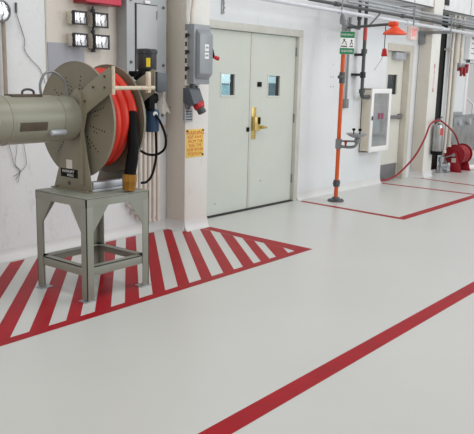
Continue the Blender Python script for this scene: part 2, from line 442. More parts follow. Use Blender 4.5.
b = B(); b.box(3.985, 4.20, -0.07, 0.0, 2.255, 2.465, 0.008); build('housing', b, M['exitface'], t)
text('lettering', 'EXIT', 0.165, M['exitred'], t, (4.0925, -0.0715, 2.36), XP, ZP, stretch=.5)

# ================================================================== STEEL STAND
SX0, SX1, SY0, SY1, SH = -3.71, -3.11, -1.42, -0.845, 0.7465
t = thing('steel_stand', 'grey green steel stand with corner gussets carrying the big hose reel', 'stand', ((SX0 + SX1) / 2, (SY0 + SY1) / 2, 0))
b = B(); b.box(SX0, SX1, SY0, SY1, SH - 0.012, SH, 0.003)
for (x0, x1, y0, y1) in ((SX0, SX1, SY0, SY0 + .008), (SX0, SX1, SY1 - .008, SY1), (SX0, SX0 + .008, SY0, SY1), (SX1 - .008, SX1, SY0, SY1)): b.box(x0, x1, y0, y1, SH - 0.065, SH - 0.006)
build('top', b, M['stand'], t)
LW = 0.062
for sx, sy in ((0, 0), (1, 0), (0, 1), (1, 1)):
    cx = SX0 + .001 if sx == 0 else SX1 - .001; cy = SY0 + .001 if sy == 0 else SY1 - .001
    dx = 1 if sx == 0 else -1; dy = 1 if sy == 0 else -1
    xs = sorted((cx, cx + dx * LW)); ys = sorted((cy, cy + dy * LW))
    b = B(); xw = sorted((cx, cx + dx * .007)); yw = sorted((cy, cy + dy * .007))
    b.box(xs[0], xs[1], yw[0], yw[1], 0.008, SH - .012, .001); b.box(xw[0], xw[1], ys[0], ys[1], 0.008, SH - .012, .001)   # angle iron
    lg = build('leg', b, M['stand'], t)
    b = B(); p = sorted((cx - dx * .022, cx + dx * .078)); q = sorted((cy - dy * .006, cy + dy * .075)); b.box(p[0], p[1], q[0], q[1], 0, 0.008, .002)
    b.cyl((cx - dx * .012, cy + dy * .03, .008), (cx - dx * .012, cy + dy * .03, .02), .008, 6)
    build('foot_plate', b, M['steel'], lg, 'pale bolted foot plate')
    GW, GH = 0.145, 0.185
    b = B(); b.prism([(cx + dx * .02, SH - .06), (cx + dx * (LW + GW), SH - .06), (cx + dx * LW, SH - .06 - GH), (cx + dx * .02, SH - .06 - GH)], 'y', cy + dy * .001, cy + dy * .006)
    build('gusset', b, M['stand'], t)
    b = B(); b.prism([(cy + dy * .02, SH - .06), (cy + dy * (LW + GW * .85), SH - .06), (cy + dy * LW, SH - .06 - GH), (cy + dy * .02, SH - .06 - GH)], 'x', cx + dx * .001, cx + dx * .006)
    build('gusset', b, M['stand'], t)
for (x0, x1, y0, y1) in ((SX0 + .008, SX1 - .008, SY0 + .008, SY0 + .016), (SX0 + .008, SX1 - .008, SY1 - .016, SY1 - .008), (SX0 + .008, SX0 + .016, SY0 + .008, SY1 - .008), (SX1 - .016, SX1 - .008, SY0 + .008, SY1 - .008)):
    b = B(); b.box(x0, x1, y0, y1, 0.185, 0.25, .001)
    if x1 - x0 > y1 - y0:                             # the flat flange of the angle iron
        ya, yb = (y0, y0 + .055) if y0 < -1.2 else (y1 - .055, y1); b.box(x0, x1, ya, yb, 0.243, 0.25, .001)
    else:
        xa, xb = (x0, x0 + .055) if x0 < -3.4 else (x1 - .055, x1); b.box(xa, xb, y0, y1, 0.243, 0.25, .001)
    build('brace', b, M['stand'], t)

# ================================================================== BIG HOSE REEL
RY, RZ, RR = -1.03, 1.255, 0.422
t = thing('hose_reel', 'large olive powered hose reel with orange red hose on a steel stand', 'hose reel', (-3.32, RY, SH))
prof = [(-.83, SH + .001), (-.90, .92), (-.99, 1.18), (-1.02, 1.40), (-1.10, 1.485), (-1.165, 1.47), (-1.31, 1.56), (-1.462, 1.635), (-1.485, 1.625), (-1.485, 1.472), (-1.222, 1.315), (-1.185, 1.19), (-1.22, 1.0), (-1.275, SH + .001)]
b = B(); b.prism(prof, 'x', -3.53, -3.522, .001)
b.prism([(-.83, SH + .001), (-1.275, SH + .001), (-1.275, SH + .008), (-.83, SH + .008)], 'x', -3.56, -3.522)
for y in (-.87, -1.24): b.cyl((-3.545, y, SH + .008), (-3.545, y, SH + .018), .01, 6)
b.prism([(-1.19, 1.44), (-1.17, 1.475), (-1.17, .80), (-1.19, .80)], 'x', -3.55, -3.53)
b.mi = 1; b.box(-3.532, -3.53, -1.028, -.998, .783, .808)
for y, z in ((-1.30, 1.50), (-1.42, 1.575), (-1.42, 1.50), (-1.21, 1.40)): b.cyl((-3.531, y, z), (-3.538, y, z), .008, 8)
near = build('side_frame', b, [M['olive'], M['plate']], t)
b = B(); b.box(-3.532, -3.53, -1.112, -.918, .838, .900); pb = build('maker_plate', b, M['black'], near, 'black plate with white lettering')
text('lettering', 'HANNAY', 0.030, M['white'], near, (-3.533, -1.005, .881), YN, ZP, stretch=1.1)
text('lettering', 'REELS', 0.026, M['white'], near, (-3.533, -1.03, .854), YN, ZP, stretch=1.1)
b = B(); b.box(-3.532, -3.53, -1.052, -.984, .903, .968); build('sticker', b, M['rag'], near, 'small pale paper sticker')
b = B(); b.prism(prof, 'x', -3.118, -3.11, .001); build('side_frame', b, M['olive'], t)
def flange(x, RR, holes):
    b = B(); b.lathe([(0.0, -.003), (RR - .012, -.003), (RR, -.010), (RR, .010), (RR - .006, .012), (RR - .012, .003), (0, .003)], (x, RY, RZ), (1, 0, 0), 64)
    b.mi = 1
    if holes:
        for k in range(12):
            a = 2 * PI * k / 12 + .2
            for r in (.17, .20, .23, .26, .29, .32):
                c = Vector((x - .0032, RY + r * math.cos(a), RZ + r * math.sin(a))); b.cyl(c, c + Vector((-.0008, 0, 0)), .0062, 8)
            for r in (.215, .245):
                c = Vector((x - .0032, RY + r * math.cos(a + .13), RZ + r * math.sin(a + .13))); b.cyl(c, c + Vector((-.0008, 0, 0)), .0062, 8)
    return build('flange', b, [M['olive'], M['dark']], t)
flange(-3.468, RR, True); flange(-3.166, .408, False)
b = B(); b.cyl((-3.465, RY, RZ), (-3.168, RY, RZ), .24, 48); b.cyl((-3.54, RY, RZ), (-3.10, RY, RZ), .05, 20); build('drum', b, M['dark'], t)
# hose wound on the drum: an inner layer and an outer layer, the end leaving at the front
HR = .040
pts = []
for k in range(0, 24 * 4 + 1):                        # inner layer, helix
    a = 2 * PI * k / 24; x = -3.425 + .20 * k / 96
    pts.append((x, RY + .262 * math.cos(a), RZ + .262 * math.sin(a)))
b = B(); b.tube(pts, HR, 10, 2)
pts2 = []
NT = 24 * 2 + 20
for k in range(NT + 1):
    a = PI - 2 * PI * (NT - k) / 24                    # comes over the top and finishes at the front
    r = .33 + .012 * math.sin(k * .21 + 1.0)
    pts2.append((-3.425 + .205 * k / NT, RY + r * math.cos(a), RZ + r * math.sin(a)))
# the final quarter arrives from the top down the front
b.tube([(p[0], p[1], p[2]) for p in pts2], HR, 12, 2)
hose = build('hose', b, M['hose'], t, 'orange red hose wound on the drum')
b = B(); b.tube([(-3.222, RY - .318, RZ + .10), (-3.23, RY - .345, RZ + .03), (-3.245, RY - .36, RZ - .06), (-3.26, RY - .38, RZ - .2), (-3.275, RY - .36, RZ - .385)], [.037, .037, .038, .04, .043, .046], 14, 6)
build('hose_sleeve', b, M['black'], hose, 'black rubber sleeve at the hose end')
b = B(); b.lathe([(.03, 0), (.051, .003), (.054, .055), (.051, .06), (.047, .122), (.03, .125)], (-3.275, RY - .36, RZ - .375), (-.06, .03, -1), 8)
build('coupling', b, M['brassd'], hose, 'brass coupling on the hose end')
# guide bars
b = B(); b.cyl((-3.512, -1.492, 1.498), (-3.13, -1.492, 1.502), .0145, 14); build('guide_bar', b, M['bar'], t, 'worn cream horizontal guide bar')
b = B(); b.cyl((-3.516, -1.492, 1.455), (-3.516, -1.492, 1.645), .012, 12); build('guide_post', b, M['bar'], t)
b = B(); b.box(-3.20, -3.17, -1.505, -1.475, 1.465, 1.615, .006); build('guide_post', b, M['bar'], t)
b = B(); b.box(-3.52, -3.12, -1.25, -1.12, SH + .002, SH + .02, .002); b.box(-3.50, -3.13, -1.248, -1.19, SH + .02, SH + .075, .012)
build('base_tray', b, M['alu'], t, 'bright metal tray between the side frames')
# motor
MY, MZ = RY - .01, 1.272
b = B(); b.lathe([(0, 0), (.10, 0), (.150, .02), (.163, .05), (.163, .33), (.167, .333), (.167, .345), (.163, .35), (.163, .745), (.154, .75), (.154, .757), (.159, .762), (.159, .895), (.135, .905), (0, .905)], (-4.445, MY, MZ), (1, 0, 0), 56)
mo = build('motor', b, M['motor'], t)
def on_motor(b, xa, xb, a0, a1, r, n=5):
    P = [(MY - r * math.sin(a0 + (a1 - a0) * i / n), MZ + r * math.cos(a0 + (a1 - a0) * i / n)) for i in range(n + 1)]
    Q = [(MY - (r - .004) * math.sin(a0 + (a1 - a0) * i / n), MZ + (r - .004) * math.cos(a0 + (a1 - a0) * i / n)) for i in range(n + 1)]
    b.prism(P + Q[::-1], 'x', xa, xb)
b = B(); on_motor(b, -4.06, -3.845, 1.62, 1.98, .1655); build('nameplate', b, M['plate'], mo, 'dark brown nameplate')
b = B(); on_motor(b, -4.3, -4.215, 1.18, 1.40, .1655); build('sticker', b, M['lab_o'], mo, 'orange warning sticker')
b = B(); on_motor(b, -4.3, -4.215, 1.42, 1.66, .1655); build('sticker', b, M['white'], mo, 'white sticker below the orange one')
b = B(); b.box(-4.04, -3.80, MY - .05, MY + .05, MZ + .152, MZ + .172, .004); build('mount_plate', b, M['plate'], mo)
b = B(); b.tube([(-3.93, MY, MZ + .17), (-3.925, MY, MZ + .192), (-3.90, MY, MZ + .203), (-3.865, MY, MZ + .203), (-3.84, MY, MZ + .192), (-3.835, MY, MZ + .17)], .008, 8); build('lifting_eye', b, M['pipe_d'], mo)
b = B(); b.tube([(-3.79, MY - .02, MZ + .16), (-3.795, MY - .02, MZ + .245), (-3.75, MY - .02, MZ + .315), (-3.67, MY - .02, MZ + .32), (-3.59, MY - .02, MZ + .26), (-3.555, MY - .02, MZ + .14)], .009, 8); build('conduit_loop', b, M['pipe_g'], mo, 'grey flexible conduit arching over the motor')
b = B(); b.lathe([(0, 0), (.014, .002), (.02, .01), (.02, .12), (.014, .13), (0, .132)], (-3.82, MY - .152, MZ - .085), (1, 0, .03), 16); build('capacitor', b, M['alu'], mo, 'small silver capsule under the motor')
for x in (-3.99, -3.9): pass
# drive unit on the far side frame
DY = -1.30
b = B(); b.lathe([(0, 0), (.068, 0), (.073, .012), (.073, .12), (.079, .122), (.079, .145), (.07, .156), (0, .16)], (-3.015, DY, 1.625), ZP, 32)
dm = build('drive_motor', b, M['mot_b'], t, 'charcoal drive motor')
b = B()
for i in range(4):
    a0 = .80 + .10 * i
    P = (-3.015 + .0745 * math.cos(PI + a0 - .05), DY + .0745 * math.sin(PI + a0 - .05)); Q = (-3.015 + .0745 * math.cos(PI + a0 + .05), DY + .0745 * math.sin(PI + a0 + .05))
    b.prism([P, Q, (Q[0], Q[1] + .004), (P[0], P[1] + .004)], 'z', 1.65, 1.715)
build('label', b, M['lab_y'], dm, 'yellow label')
b = B(); b.tube([(-3.11, -1.28, 1.56), (-3.10, -1.32, 1.61), (-3.02, -1.36, 1.62)], .02, 8); b.box(-3.112, -2.95, -1.36, -1.2, 1.575, 1.618, .008); b.box(-3.05, -2.985, -1.36, -1.24, 1.34, 1.58, .012); b.cyl((-3.11, DY, 1.42), (-2.93, DY, 1.42), .04, 16); b.cyl((-3.0, DY - .02, 1.33), (-3.0, DY - .02, 1.40), .035, 14)
build('gearbox', b, M['black'], t)
b = B(); b.box(-2.985, -2.875, -1.38, -1.25, 1.47, 1.61, .008); build('switch_box', b, M['recept'], t)
b = B(); b.lathe([(0, 0), (.05, .002), (.058, .015), (.058, .15), (.05, .168), (.03, .175), (0, .176)], (-2.965, DY, 1.165), ZP, 24)
bl = build('filter_bowl', b, M['blue'], t, 'dark blue cylinder')
b = B(); b.cyl((-2.985, DY - .056, 1.305), (-2.99, DY - .066, 1.305), .018, 16); build('dial', b, M['white'], bl)
b = B(); b.tube([(-2.99, DY - .065, 1.30), (-2.95, DY - .08, 1.24), (-2.905, DY - .09, 1.13), (-2.905, DY - .08, 1.04), (-2.95, DY - .04, .995), (-3.02, DY, 1.0), (-3.105, DY + .02, 1.05)], .010, 8)
build('cable', b, M['black'], t)
b = B(); b.tube([(-2.95, DY - .03, 1.17), (-2.945, DY - .03, 1.0), (-2.965, DY - .03, .90), (-3.0, DY - .03, .825), (-3.05, DY - .03, .79), (-3.11, DY - .04, .79)], .010, 8)
build('cable', b, M['black'], t)
# rag hanging off the switch box
b = B(); tb = bmesh.new()
nx, nz = 6, 8; V = {}
for i in range(nx + 1):
    for j in range(nz + 1):
        u, w = i / nx, j / nz
        x = -2.925 + (.065 + .05 * w) * u; z = 1.53 - .225 * w - .03 * abs(u - .6) + .02 * math.sin(9 * u)
        y = DY - .02 + .022 * math.sin(7 * u + 3 * w) - .02 * w
        V[i, j] = tb.verts.new((x, y, z))
for i in range(nx):
    for j in range(nz): tb.faces.new((V[i, j], V[i + 1, j], V[i + 1, j + 1], V[i, j + 1]))
r = bmesh.ops.solidify(tb, geom=tb.faces[:], thickness=.006)
b._add(tb)
solo('rag', b, M['rag'], 'crumpled white rag hanging beside the drive motor of the big reel', 'cloth', (-2.85, DY, 1.32))

# ================================================================== LEFT WALL FITTINGS
t = thing('round_gauge', 'round glass-faced gauge on a thin pipe at top left', 'gauge', (-3.43, 0, 2.08))
b = B(); b.lathe([(.0, 0), (.078, 0), (.088, .01), (.088, .055), (.075, .062), (.073, .05), (0, .05)], (-3.435, -.03, 2.065), YN, 32); build('rim', b, M['pipe_g'], t)
b = B(); b.lathe([(0, .06), (.03, .058), (.072, .052), (.072, .046), (0, .046)], (-3.435, -.03, 2.065), YN, 28); build('face', b, M['foil'], t)
b = B(); b.cyl((-3.39, -.035, 1.0), (-3.39, -.035, 2.0), .017, 12); build('pipe', b, M['plate2'], t)
b = B(); b.tube([(-3.245, -.008, 2.13), (-3.24, -.008, 2.05), (-3.175, -.008, 1.86), (-3.18, -.008, 1.78), (-3.12, -.008, 1.70), (-3.03, -.008, 1.62), (-2.98, -.008, 1.50)], .0024, 6)
b.box(-3.25, -3.238, -.012, 0, 2.07, 2.15)
solo('wire', b, M['pipe_d'], 'thin loose wire running down the wall right of the round gauge', 'wire', (-3.24, 0, 1.5))
b = B()
for k, (x, d) in enumerate(((-3.37, .05), (-3.28, -.03), (-3.22, .02))):
    b.tube([(x, -.008, 1.02), (x + d * .5, -.010, .92), (x + d, -.009, .82), (-3.27 + .01 * k, -.008, .76), (-3.29 - .02 * k, -.008, .66 + .03 * k)], .002, 5)
solo('wire', b, M['pipe_d'], 'tangle of thin wires on the wall below the big reel motor', 'wire', (-3.29, 0, .66))
b = B(); b.box(-2.945, -2.55, -.012, 0, 1.05, 1.85, .002)
solo('metal_sheet', b, M['patch'], 'flat blue grey sheet on the wall behind the big hose reel', 'sheet', (-2.75, 0, 1.05))
def meter(x0, x1, z0, z1, lab):
    t = thing('meter_box', lab, 'meter', ((x0 + x1) / 2, 0, z0), 0, 'small meter boxes on the left wall')
    b = B(); x0 += .04; x1 += .04; b.box(x0 - .005, x1 - .005, -.075, 0, z0, z1, .006); build('body', b, M['frame_e'], t)
    b = B()
    b.box(x0 - .006, x1 + .006, -.105, -.075, z0 - .006, z0 + .008, .002); b.box(x0 - .006, x1 + .006, -.105, -.075, z1 - .008, z1 + .006, .002)
    b.box(x0 - .006, x0 + .008, -.105, -.075, z0, z1, .002); b.box(x1 - .008, x1 + .006, -.105, -.075, z0, z1, .002)
    for z in (z0 + .015, z1 - .015): b.cyl((x0 - .016, -.09, z), (x0 - .002, -.09, z), .011, 10)
    for z in ((z0 + z1) / 2,): b.cyl((x0 - .012, -.09, z), (x0 - .002, -.09, z), .009, 10)
    build('bezel', b, M['mot_b'], t)
    b = B(); b.box(x0 + .006, x1 - .006, -.098, -.075, z0 + .006, z1 - .006, .004); build('face', b, M['foil'], t)
meter(-2.765, -2.628, 2.018, 2.125, 'upper left of the four silver-faced meter boxes')
meter(-2.535, -2.385, 2.008, 2.128, 'upper right of the four silver-faced meter boxes')
meter(-2.765, -2.622, 1.828, 1.935, 'lower left of the four silver-faced meter boxes')
meter(-2.535, -2.372, 1.818, 1.935, 'lower right of the four silver-faced meter boxes')
b = B(); b.cyl((-2.46, -.03, 1.79), (-2.46, -.03, 2.19), .010, 10)
for z in (1.80, 1.965, 2.15): b.cyl((-2.46, -.03, z - .015), (-2.46, -.03, z + .015), .02, 12)
solo('conduit', b, M['mot_b'], 'short dark conduit joining the right pair of meter boxes', 'pipe', (-2.46, 0, 1.79))
t = thing('red_cabinet', 'red metal cabinet above the meter boxes at the top', 'cabinet', (-2.44, 0, 2.18))
b = B(); b.box(-2.655, -2.235, -.16, 0, 2.20, 2.75, .006); build('body', b, M['red'], t)
b = B(); b.box(-2.65, -2.24, -.17, -.16, 2.207, 2.745, .004); build('door', b, M['redbox'], t)
t = thing('electrical_panel', 'tall grey electrical panel on the wall behind the drive motor', 'cabinet', (-1.88, 0, 1.10))
b = B(); b.box(-2.15, -1.625, -.14, 0, 1.10, 2.95, .004); build('body', b, M['cab'], t)
for x, z in ((-2.10, 1.71), (-1.67, 1.69), (-1.67, 2.24), (-2.10, 2.28), (-2.08, 1.2), (-1.68, 1.2)):
    b = B(); b.cyl((x, -.14, z), (x, -.152, z), .013, 12); build('screw', b, M['pipe_d'], t)
b = B(); b.box(-2.035, -1.765, -.155, -.14, 1.58, 2.245, .004); d = build('door', b, M['cabd'], t)
b = B(); b.box(-2.045, -2.035, -.15, -.14, 1.58, 2.25); b.box(-2.045, -1.76, -.15, -.14, 2.245, 2.252); build('shadow_edge', b, M['dark'], d)  # dark strips painted in for the shadow along the door's edge
b = B(); b.box(-1.93, -1.86, -.16, -.14, 2.255, 2.285, .006); build('latch', b, M['white'], d)
b = B(); b.box(-1.775, -1.767, -.162, -.155, 2.12, 2.2); build('hinge', b, M['kick'], d)
zb = (.30, .22, .17, .14, .12, .11, .11)
names = ['leftmost', 'second from left', 'third from left', 'fourth from left', 'third from right', 'second from right', 'rightmost']
for i in range(7):
    x = -2.03 + .062 * i
    b = B(); b.cyl((x, -.06, zb[i]), (x, -.06, 1.12), .0195, 12); b.cyl((x, -.06, zb[i]), (x, -.06, zb[i] + .03), .024, 12)
    b.box(x - .02, x + .02, -.06, 0, .62, .635); b.box(x - .02, x + .02, -.05, 0, zb[i] + .01, zb[i] + .03)
    solo('conduit', b, M['pipe_w'], names[i] + ' of the painted conduits under the grey electrical panel', 'pipe', (x, -.06, zb[i]), 'painted conduits below the electrical panel')

# ================================================================== PILLAR FITTINGS
b = B()
b.box(-1.500, -1.492, -.33, -.272, 1.50, 2.03, .001); b.box(-1.500, -1.455, -.278, -.27, 1.50, 2.03); b.box(-1.54, -1.50, -.315, -.309, 1.50, 2.03)
b.mi = 1
for k in range(6):
    z = 1.56 + .08 * k; b.box(-1.5405, -1.515, -.3165, -.315, z, z + .045); 
    if k % 2: b.cyl((-1.527, -.315, z + .02), (-1.527, -.345, z + .035), .014, 8)
solo('strut_rail', b, [M['frame_e'], M['dark']], 'perforated mounting rail on the pillar behind the grey switch box', 'rail', (-1.5, -.28, 1.5))
t = thing('disconnect_switch', 'grey disconnect switch box with a red lever on the pillar', 'switch', (-1.41, -.3, 1.51))
b = B(); b.box(-1.505, -1.262, -.40, -.275, 1.515, 2.095, .006); build('box', b, M['switch'], t)
b = B(); b.prism([(1.535, -.40), (1.60, -.455), (2.02, -.455), (2.075, -.40)], 'x', -1.515, -1.275, .004) if False else None
b = B(); b.prism([(-.40, 1.56), (-.455, 1.62), (-.455, 2.0), (-.40, 2.05)], 'x', -1.475, -1.28, .006); cv = build('cover', b, M['switch'], t)
for z0, z1, s in ((1.84, 1.905, 'ON'), (1.765, 1.825, 'OFF')):
    b = B(); b.box(-1.405, -1.345, -.4565, -.455, z0, z1); lb = build('label', b, M['white'], cv, 'white label with dark letters')
    text('lettering', s, .026, M['ink'], cv, (-1.375, -.458, (z0 + z1) / 2), XP, ZP)
b = B(); b.prism([(-.46, 1.80), (-.44, 1.86), (-.40, 1.93), (-.37, 1.93), (-.37, 1.78), (-.44, 1.78)], 'x', -1.272, -1.258); build('quadrant', b, M['black'], t)
b = B(); b.tube([(-1.262, -.42, 1.795), (-1.235, -.435, 1.787), (-1.19, -.45, 1.772)], [.014, .017, .02, .022], 12); build('lever', b, M['redhandle'], t, 'red lever')
b = B(); b.tube([(-1.47, -.34, 2.09), (-1.47, -.34, 2.2), (-1.44, -.33, 2.32), (-1.43, -.32, 2.6)], .02, 12); b.cyl((-1.47, -.34, 2.09), (-1.47, -.34, 2.115), .028, 12)
solo('conduit', b, M['pipe_w'], 'cream conduit rising from the top of the grey switch box', 'pipe', (-1.47, -.34, 2.09))
t = thing('power_receptacle', 'dark grey plug receptacle with red face under the switch box', 'socket', (-1.44, -.3, 1.29))
b = B(); b.prism([(-.275, 1.475), (-.36, 1.475), (-.43, 1.325), (-.36, 1.295), (-.275, 1.33)], 'x', -1.525, -1.365, .006); b.cyl((-1.44, -.33, 1.47), (-1.44, -.33, 1.52), .03, 14); b.cyl((-1.40, -.35, 1.47), (-1.40, -.35, 1.50), .016, 8); build('housing', b, M['recept'], t)
b = B(); b.lathe([(.05, 0), (.055, .01), (.055, .05), (.045, .06)], (-1.425, -.385, 1.325), (.18, -.5, -.85), 20); build('collar', b, M['redhandle'], t, 'red collar')
b = B(); b.lathe([(.043, 0), (.043, .05), (.03, .055)], (-1.415, -.412, 1.275), (.18, -.5, -.85), 20); build('cap', b, M['pipe_d'], t)
b = B(); b.box(-1.518, -1.40, -.30, -.29, 1.14, 1.27, .003); b.box(-1.515, -1.49, -.29, -.27, 1.15, 1.35); b.box(-1.43, -1.405, -.29, -.27, 1.15, 1.33); tg = build('rating_plate', b, M['steel'], t, 'small grey plate with dark print')
b = B()
for k in range(4): b.box(-1.508, -1.412, -.3012, -.30, 1.155 + .027 * k, 1.167 + .027 * k)
build('print_lines', b, M['recept'], tg)
t = thing('warning_sign', 'yellow warning sign with red lettering on the pillar', 'sign', (-1.325, -.27, .77))
b = B(); b.box(-1.465, -1.195, -.274, -.27, .768, 1.058, .0015); build('board', b, M['yellow'], t)
for i, (s, sz, st) in enumerate((('WARNING', .060, .95), ('KEEP AWAY', .048, .92), ('FROM THE', .048, .98), ('REEL THE', .048, .98), ('HOSE WITHIN', .046, .84), ('POSITION', .046, 1.05))):
    text('lettering', s, sz, M['signred'], t, (-1.328, -.2745, 1.018 - .043 * i), XP, ZP, stretch=st)
for x, z in ((-1.452, 1.042), (-1.212, 1.044), (-1.212, .79)):
    b = B(); b.cyl((x, -.274, z), (x, -.28, z), .010, 10); build('screw', b, M['black'], t)
b = B()
for k in range(5): b.lathe([(.010, -.004), (.016, 0), (.010, .004), (.006, 0)], (-.60, -.015, 2.29 + .05 * k), (k % 2, 1, .2), 12, True)
b.box(-.625, -.61, -.012, 0, 2.27, 2.6); b.box(-.592, -.585, -.01, 0, 2.29, 2.6)
solo('hanging_strap', b, M['steel'], 'short metal strap with links above the left door leaf', 'strap', (-.6, 0, 2.27))

# ================================================================== EMERGENCY SHOWER AND EYEWASH
PX, PY = 1.335, -.41
t = thing('emergency_shower', 'orange safety shower post with eyewash bowl and orange shower head', 'safety shower', (PX, PY, 0))
b = B(); b.lathe([(0, 0), (.105, 0), (.11, .006), (.105, .02), (.06, .035), (.04, .06), (0, .06)], (PX, PY, 0), ZP, 24)
for k in range(4):
    a = PI / 4 + k * PI / 2; b.cyl((PX + .085 * math.cos(a), PY + .085 * math.sin(a), .015), (PX + .085 * math.cos(a), PY + .085 * math.sin(a), .034), .011, 6)
build('base_flange', b, M['pipe_d'], t, 'dark iron floor flange')
b = B(); b.cyl((PX, PY, .04), (PX, PY, 2.18), .027, 18); build('post', b, M['orange'], t, 'orange post')
b = B(); b.cyl((PX, PY, .20), (PX, PY, .285), .043, 18); b.cyl((PX - .05, PY, .245), (PX + .05, PY, .245), .028, 12); build('union', b, M['pipe_d'], t)
b = B(); b.cyl((PX, PY, 1.55), (PX, PY, 1.69), .036, 18); b.cyl((PX - .08, PY, 1.63), (PX, PY, 1.63), .02, 12, .042); build('valve', b, M['pipe_d'], t)
b = B(); b.cyl((PX, PY, 2.16), (PX, PY, 2.32), .034, 18); b.cyl((PX, PY, 2.28), (PX, PY, 2.34), .04, 14); b.tube([(PX, PY, 2.33), (PX + .02, PY + .05, 2.40), (PX + .12, PY + .12, 2.36), (PX + .22, PY + .18, 2.33)], .024, 10)
b.cyl((PX, PY + .02, 2.246), (PX, PY - .05, 2.246), .036, 14); build('tee_fitting', b, M['pipe_g'], t)
b = B(); b.cyl((PX, PY, 2.246), (PX, -1.06, 2.275), .017, 14); arm = build('shower_arm', b, M['pipe_d'], t)
b = B(); b.cyl((PX, -.76, 2.26), (2.56, -.272, 2.545), .012, 8); build('arm_brace', b, M['pipe_d'], arm)
b = B(); b.lathe([(0, .15), (.034, .15), (.04, .138), (.04, .112), (.034, .10), (.045, .085), (.075, .062), (.128, .030), (.142, .014), (.142, 0), (.125, .004), (0, .02)], (PX, -1.115, 2.15), ZP, 32); b.cyl((PX, -1.04, 2.275), (PX, -1.12, 2.275), .033, 14)
build('shower_head', b, M['orangeh'], t, 'orange bell shaped shower head')
b = B(); b.cyl((PX, -.99, 2.262), (PX, -.99, 1.97), .006, 8); rod = build('pull_rod', b, M['pipe_d'], t)
b = B(); b.prism([(-1.035, 1.89), (-.955, 1.89), (-.97, 1.985), (-1.015, 1.985)], 'x', PX - .012, PX + .012, .004); build('pull_handle', b, M['redhandle'], rod, 'red pull handle')
b = B(); b.tube([(PX, -.98, 1.9), (PX, -.95, 1.84), (PX, -.87, 1.72)], .003, 6); build('pull_cord', b, M['pipe_g'], rod)
b = B(); b.cyl((PX, PY, .705), (PX, PY, .83), .042, 18); b.tube([(PX, PY, .735), (PX, -.58, .735), (PX, -.66, .76), (PX, -.69, .83)], .019, 12); b.cyl((PX, PY, .805), (PX, -.64, .815), .013, 10); b.lathe([(.0, 0), (.04, 0), (.042, .05), (.03, .07), (0, .07)], (PX, -.69, .795), ZP, 16)
ea = build('eyewash_arm', b, M['pipe_g'], t)
b = B(); b.prism([(-.55, .75), (-.53, .75), (-.52, .82), (-.56, .82)], 'x', PX - .045, PX - .035); build('push_flag', b, M['red'], ea)
b = B(); b.lathe([(0, 0), (.05, 0), (.10, .02), (.138, .05), (.142, .055), (.134, .056), (.095, .03), (.04, .012), (0, .012)], (PX, -.672, .865), ZP, 32)
build('eyewash_bowl', b, M['steel'], t, 'shallow metal eyewash bowl')
for dx in (-.045, .045):
    b = B(); b.cyl((PX, -.672 + dx, .875), (PX, -.672 + dx, .96), .008, 10); b.lathe([(0, 0), (.018, .004), (.022, .018), (.018, .032), (0, .036)], (PX, -.672 + dx, .95), ZP, 16); build('spray_head', b, M['black'], t)
RZs = -.62
t = thing('safety_sign', 'green and white emergency shower sign at the top of the orange post', 'sign', (PX - .01, PY - .055, 1.915), RZs)
b = B(); b.box(-.10, .10, -.004, .004, 0, .285, .001); build('board', b, M['white'], t, local=True)
b = B(); b.box(-.098, .098, -.0048, -.004, .205, .283); build('band', b, M['green'], t, local=True)
b = B(); b.box(-.098, .098, -.0048, -.004, .002, .078); build('band', b, M['green'], t, local=True)
text('lettering', 'EMERGENCY', .030, M['white'], t, (0, -.0055, .243), XP, ZP, True)
text('lettering', 'SHOWER', .038, M['white'], t, (0, -.0055, .04), XP, ZP, True)
b = B(); b.box(-.085, .0, -.0048, -.004, .092, .105); b.box(.035, .085, -.0048, -.004, .095, .108)
b.tube([(-.07, -.0045, .13), (-.045, -.0045, .165), (-.02, -.0045, .15), (-.01, -.0045, .115)], .004, 6); b.cyl((-.045, -.004, .18), (-.045, -.0055, .18), .012, 12)
b.tube([(.04, -.0045, .12), (.06, -.0045, .16), (.075, -.0045, .12)], .004, 6); b.cyl((.06, -.004, .175), (.06, -.0055, .175), .011, 12)
build('pictograms', b, M['ink'], t, local=True)

# ================================================================== EMERGENCY CABINET
t = thing('emergency_cabinet', 'cream wall cabinet with a white framed glass door by the exit door', 'cabinet', (2.935, 0, .545))
X0, X1, Z0, Z1 = 2.625, 3.245, .545, 1.48
b = B(); b.box(X0, X0 + .015, -.15, 0, Z0, Z1, .002); b.box(X1 - .015, X1, -.15, 0, Z0, Z1, .002); b.box(X0, X1, -.15, 0, Z0, Z0 + .015); b.box(X0, X1, -.15, 0, Z1 - .015, Z1); b.box(X0, X1, -.012, 0, Z0, Z1)
build('body', b, M['cream'], t)
b = B(); fw = .07
b.box(X0, X0 + fw, -.172, -.15, Z0, Z1, .004); b.box(X1 - fw, X1, -.172, -.15, Z0, Z1, .004); b.box(X0 + fw, X1 - fw, -.172, -.15, Z0, Z0 + fw + .01, .004); b.box(X0 + fw, X1 - fw, -.172, -.15, Z1 - fw, Z1, .004)
dd = build('door', b, M['white'], t, 'white door frame')
b = B(); b.box(X0 + fw - .005, X1 - fw + .005, -.163, -.158, Z0 + fw, Z1 - fw + .005); build('glass', b, M['cglass'], dd)
b = B(); b.box(X0 + .02, X0 + .035, -.195, -.172, 1.02, 1.08, .004); build('handle', b, M['pipe_d'], dd)
b = B(); b.box(X0 + .015, X1 - .015, -.145, -.012, 1.235, 1.25); build('shelf', b, M['white'], t)
b = B(); b.box(X0 + .015, X1 - .015, -.145, -.012, .81, .822); build('shelf', b, M['white'], t)
for x in (2.865, 2.965):
    b = B(); b.box(x, x + .068, -.1655, -.1632, 1.03, 1.12); build('sticker', b, M['plum'], dd, 'dark red sticker on the glass')
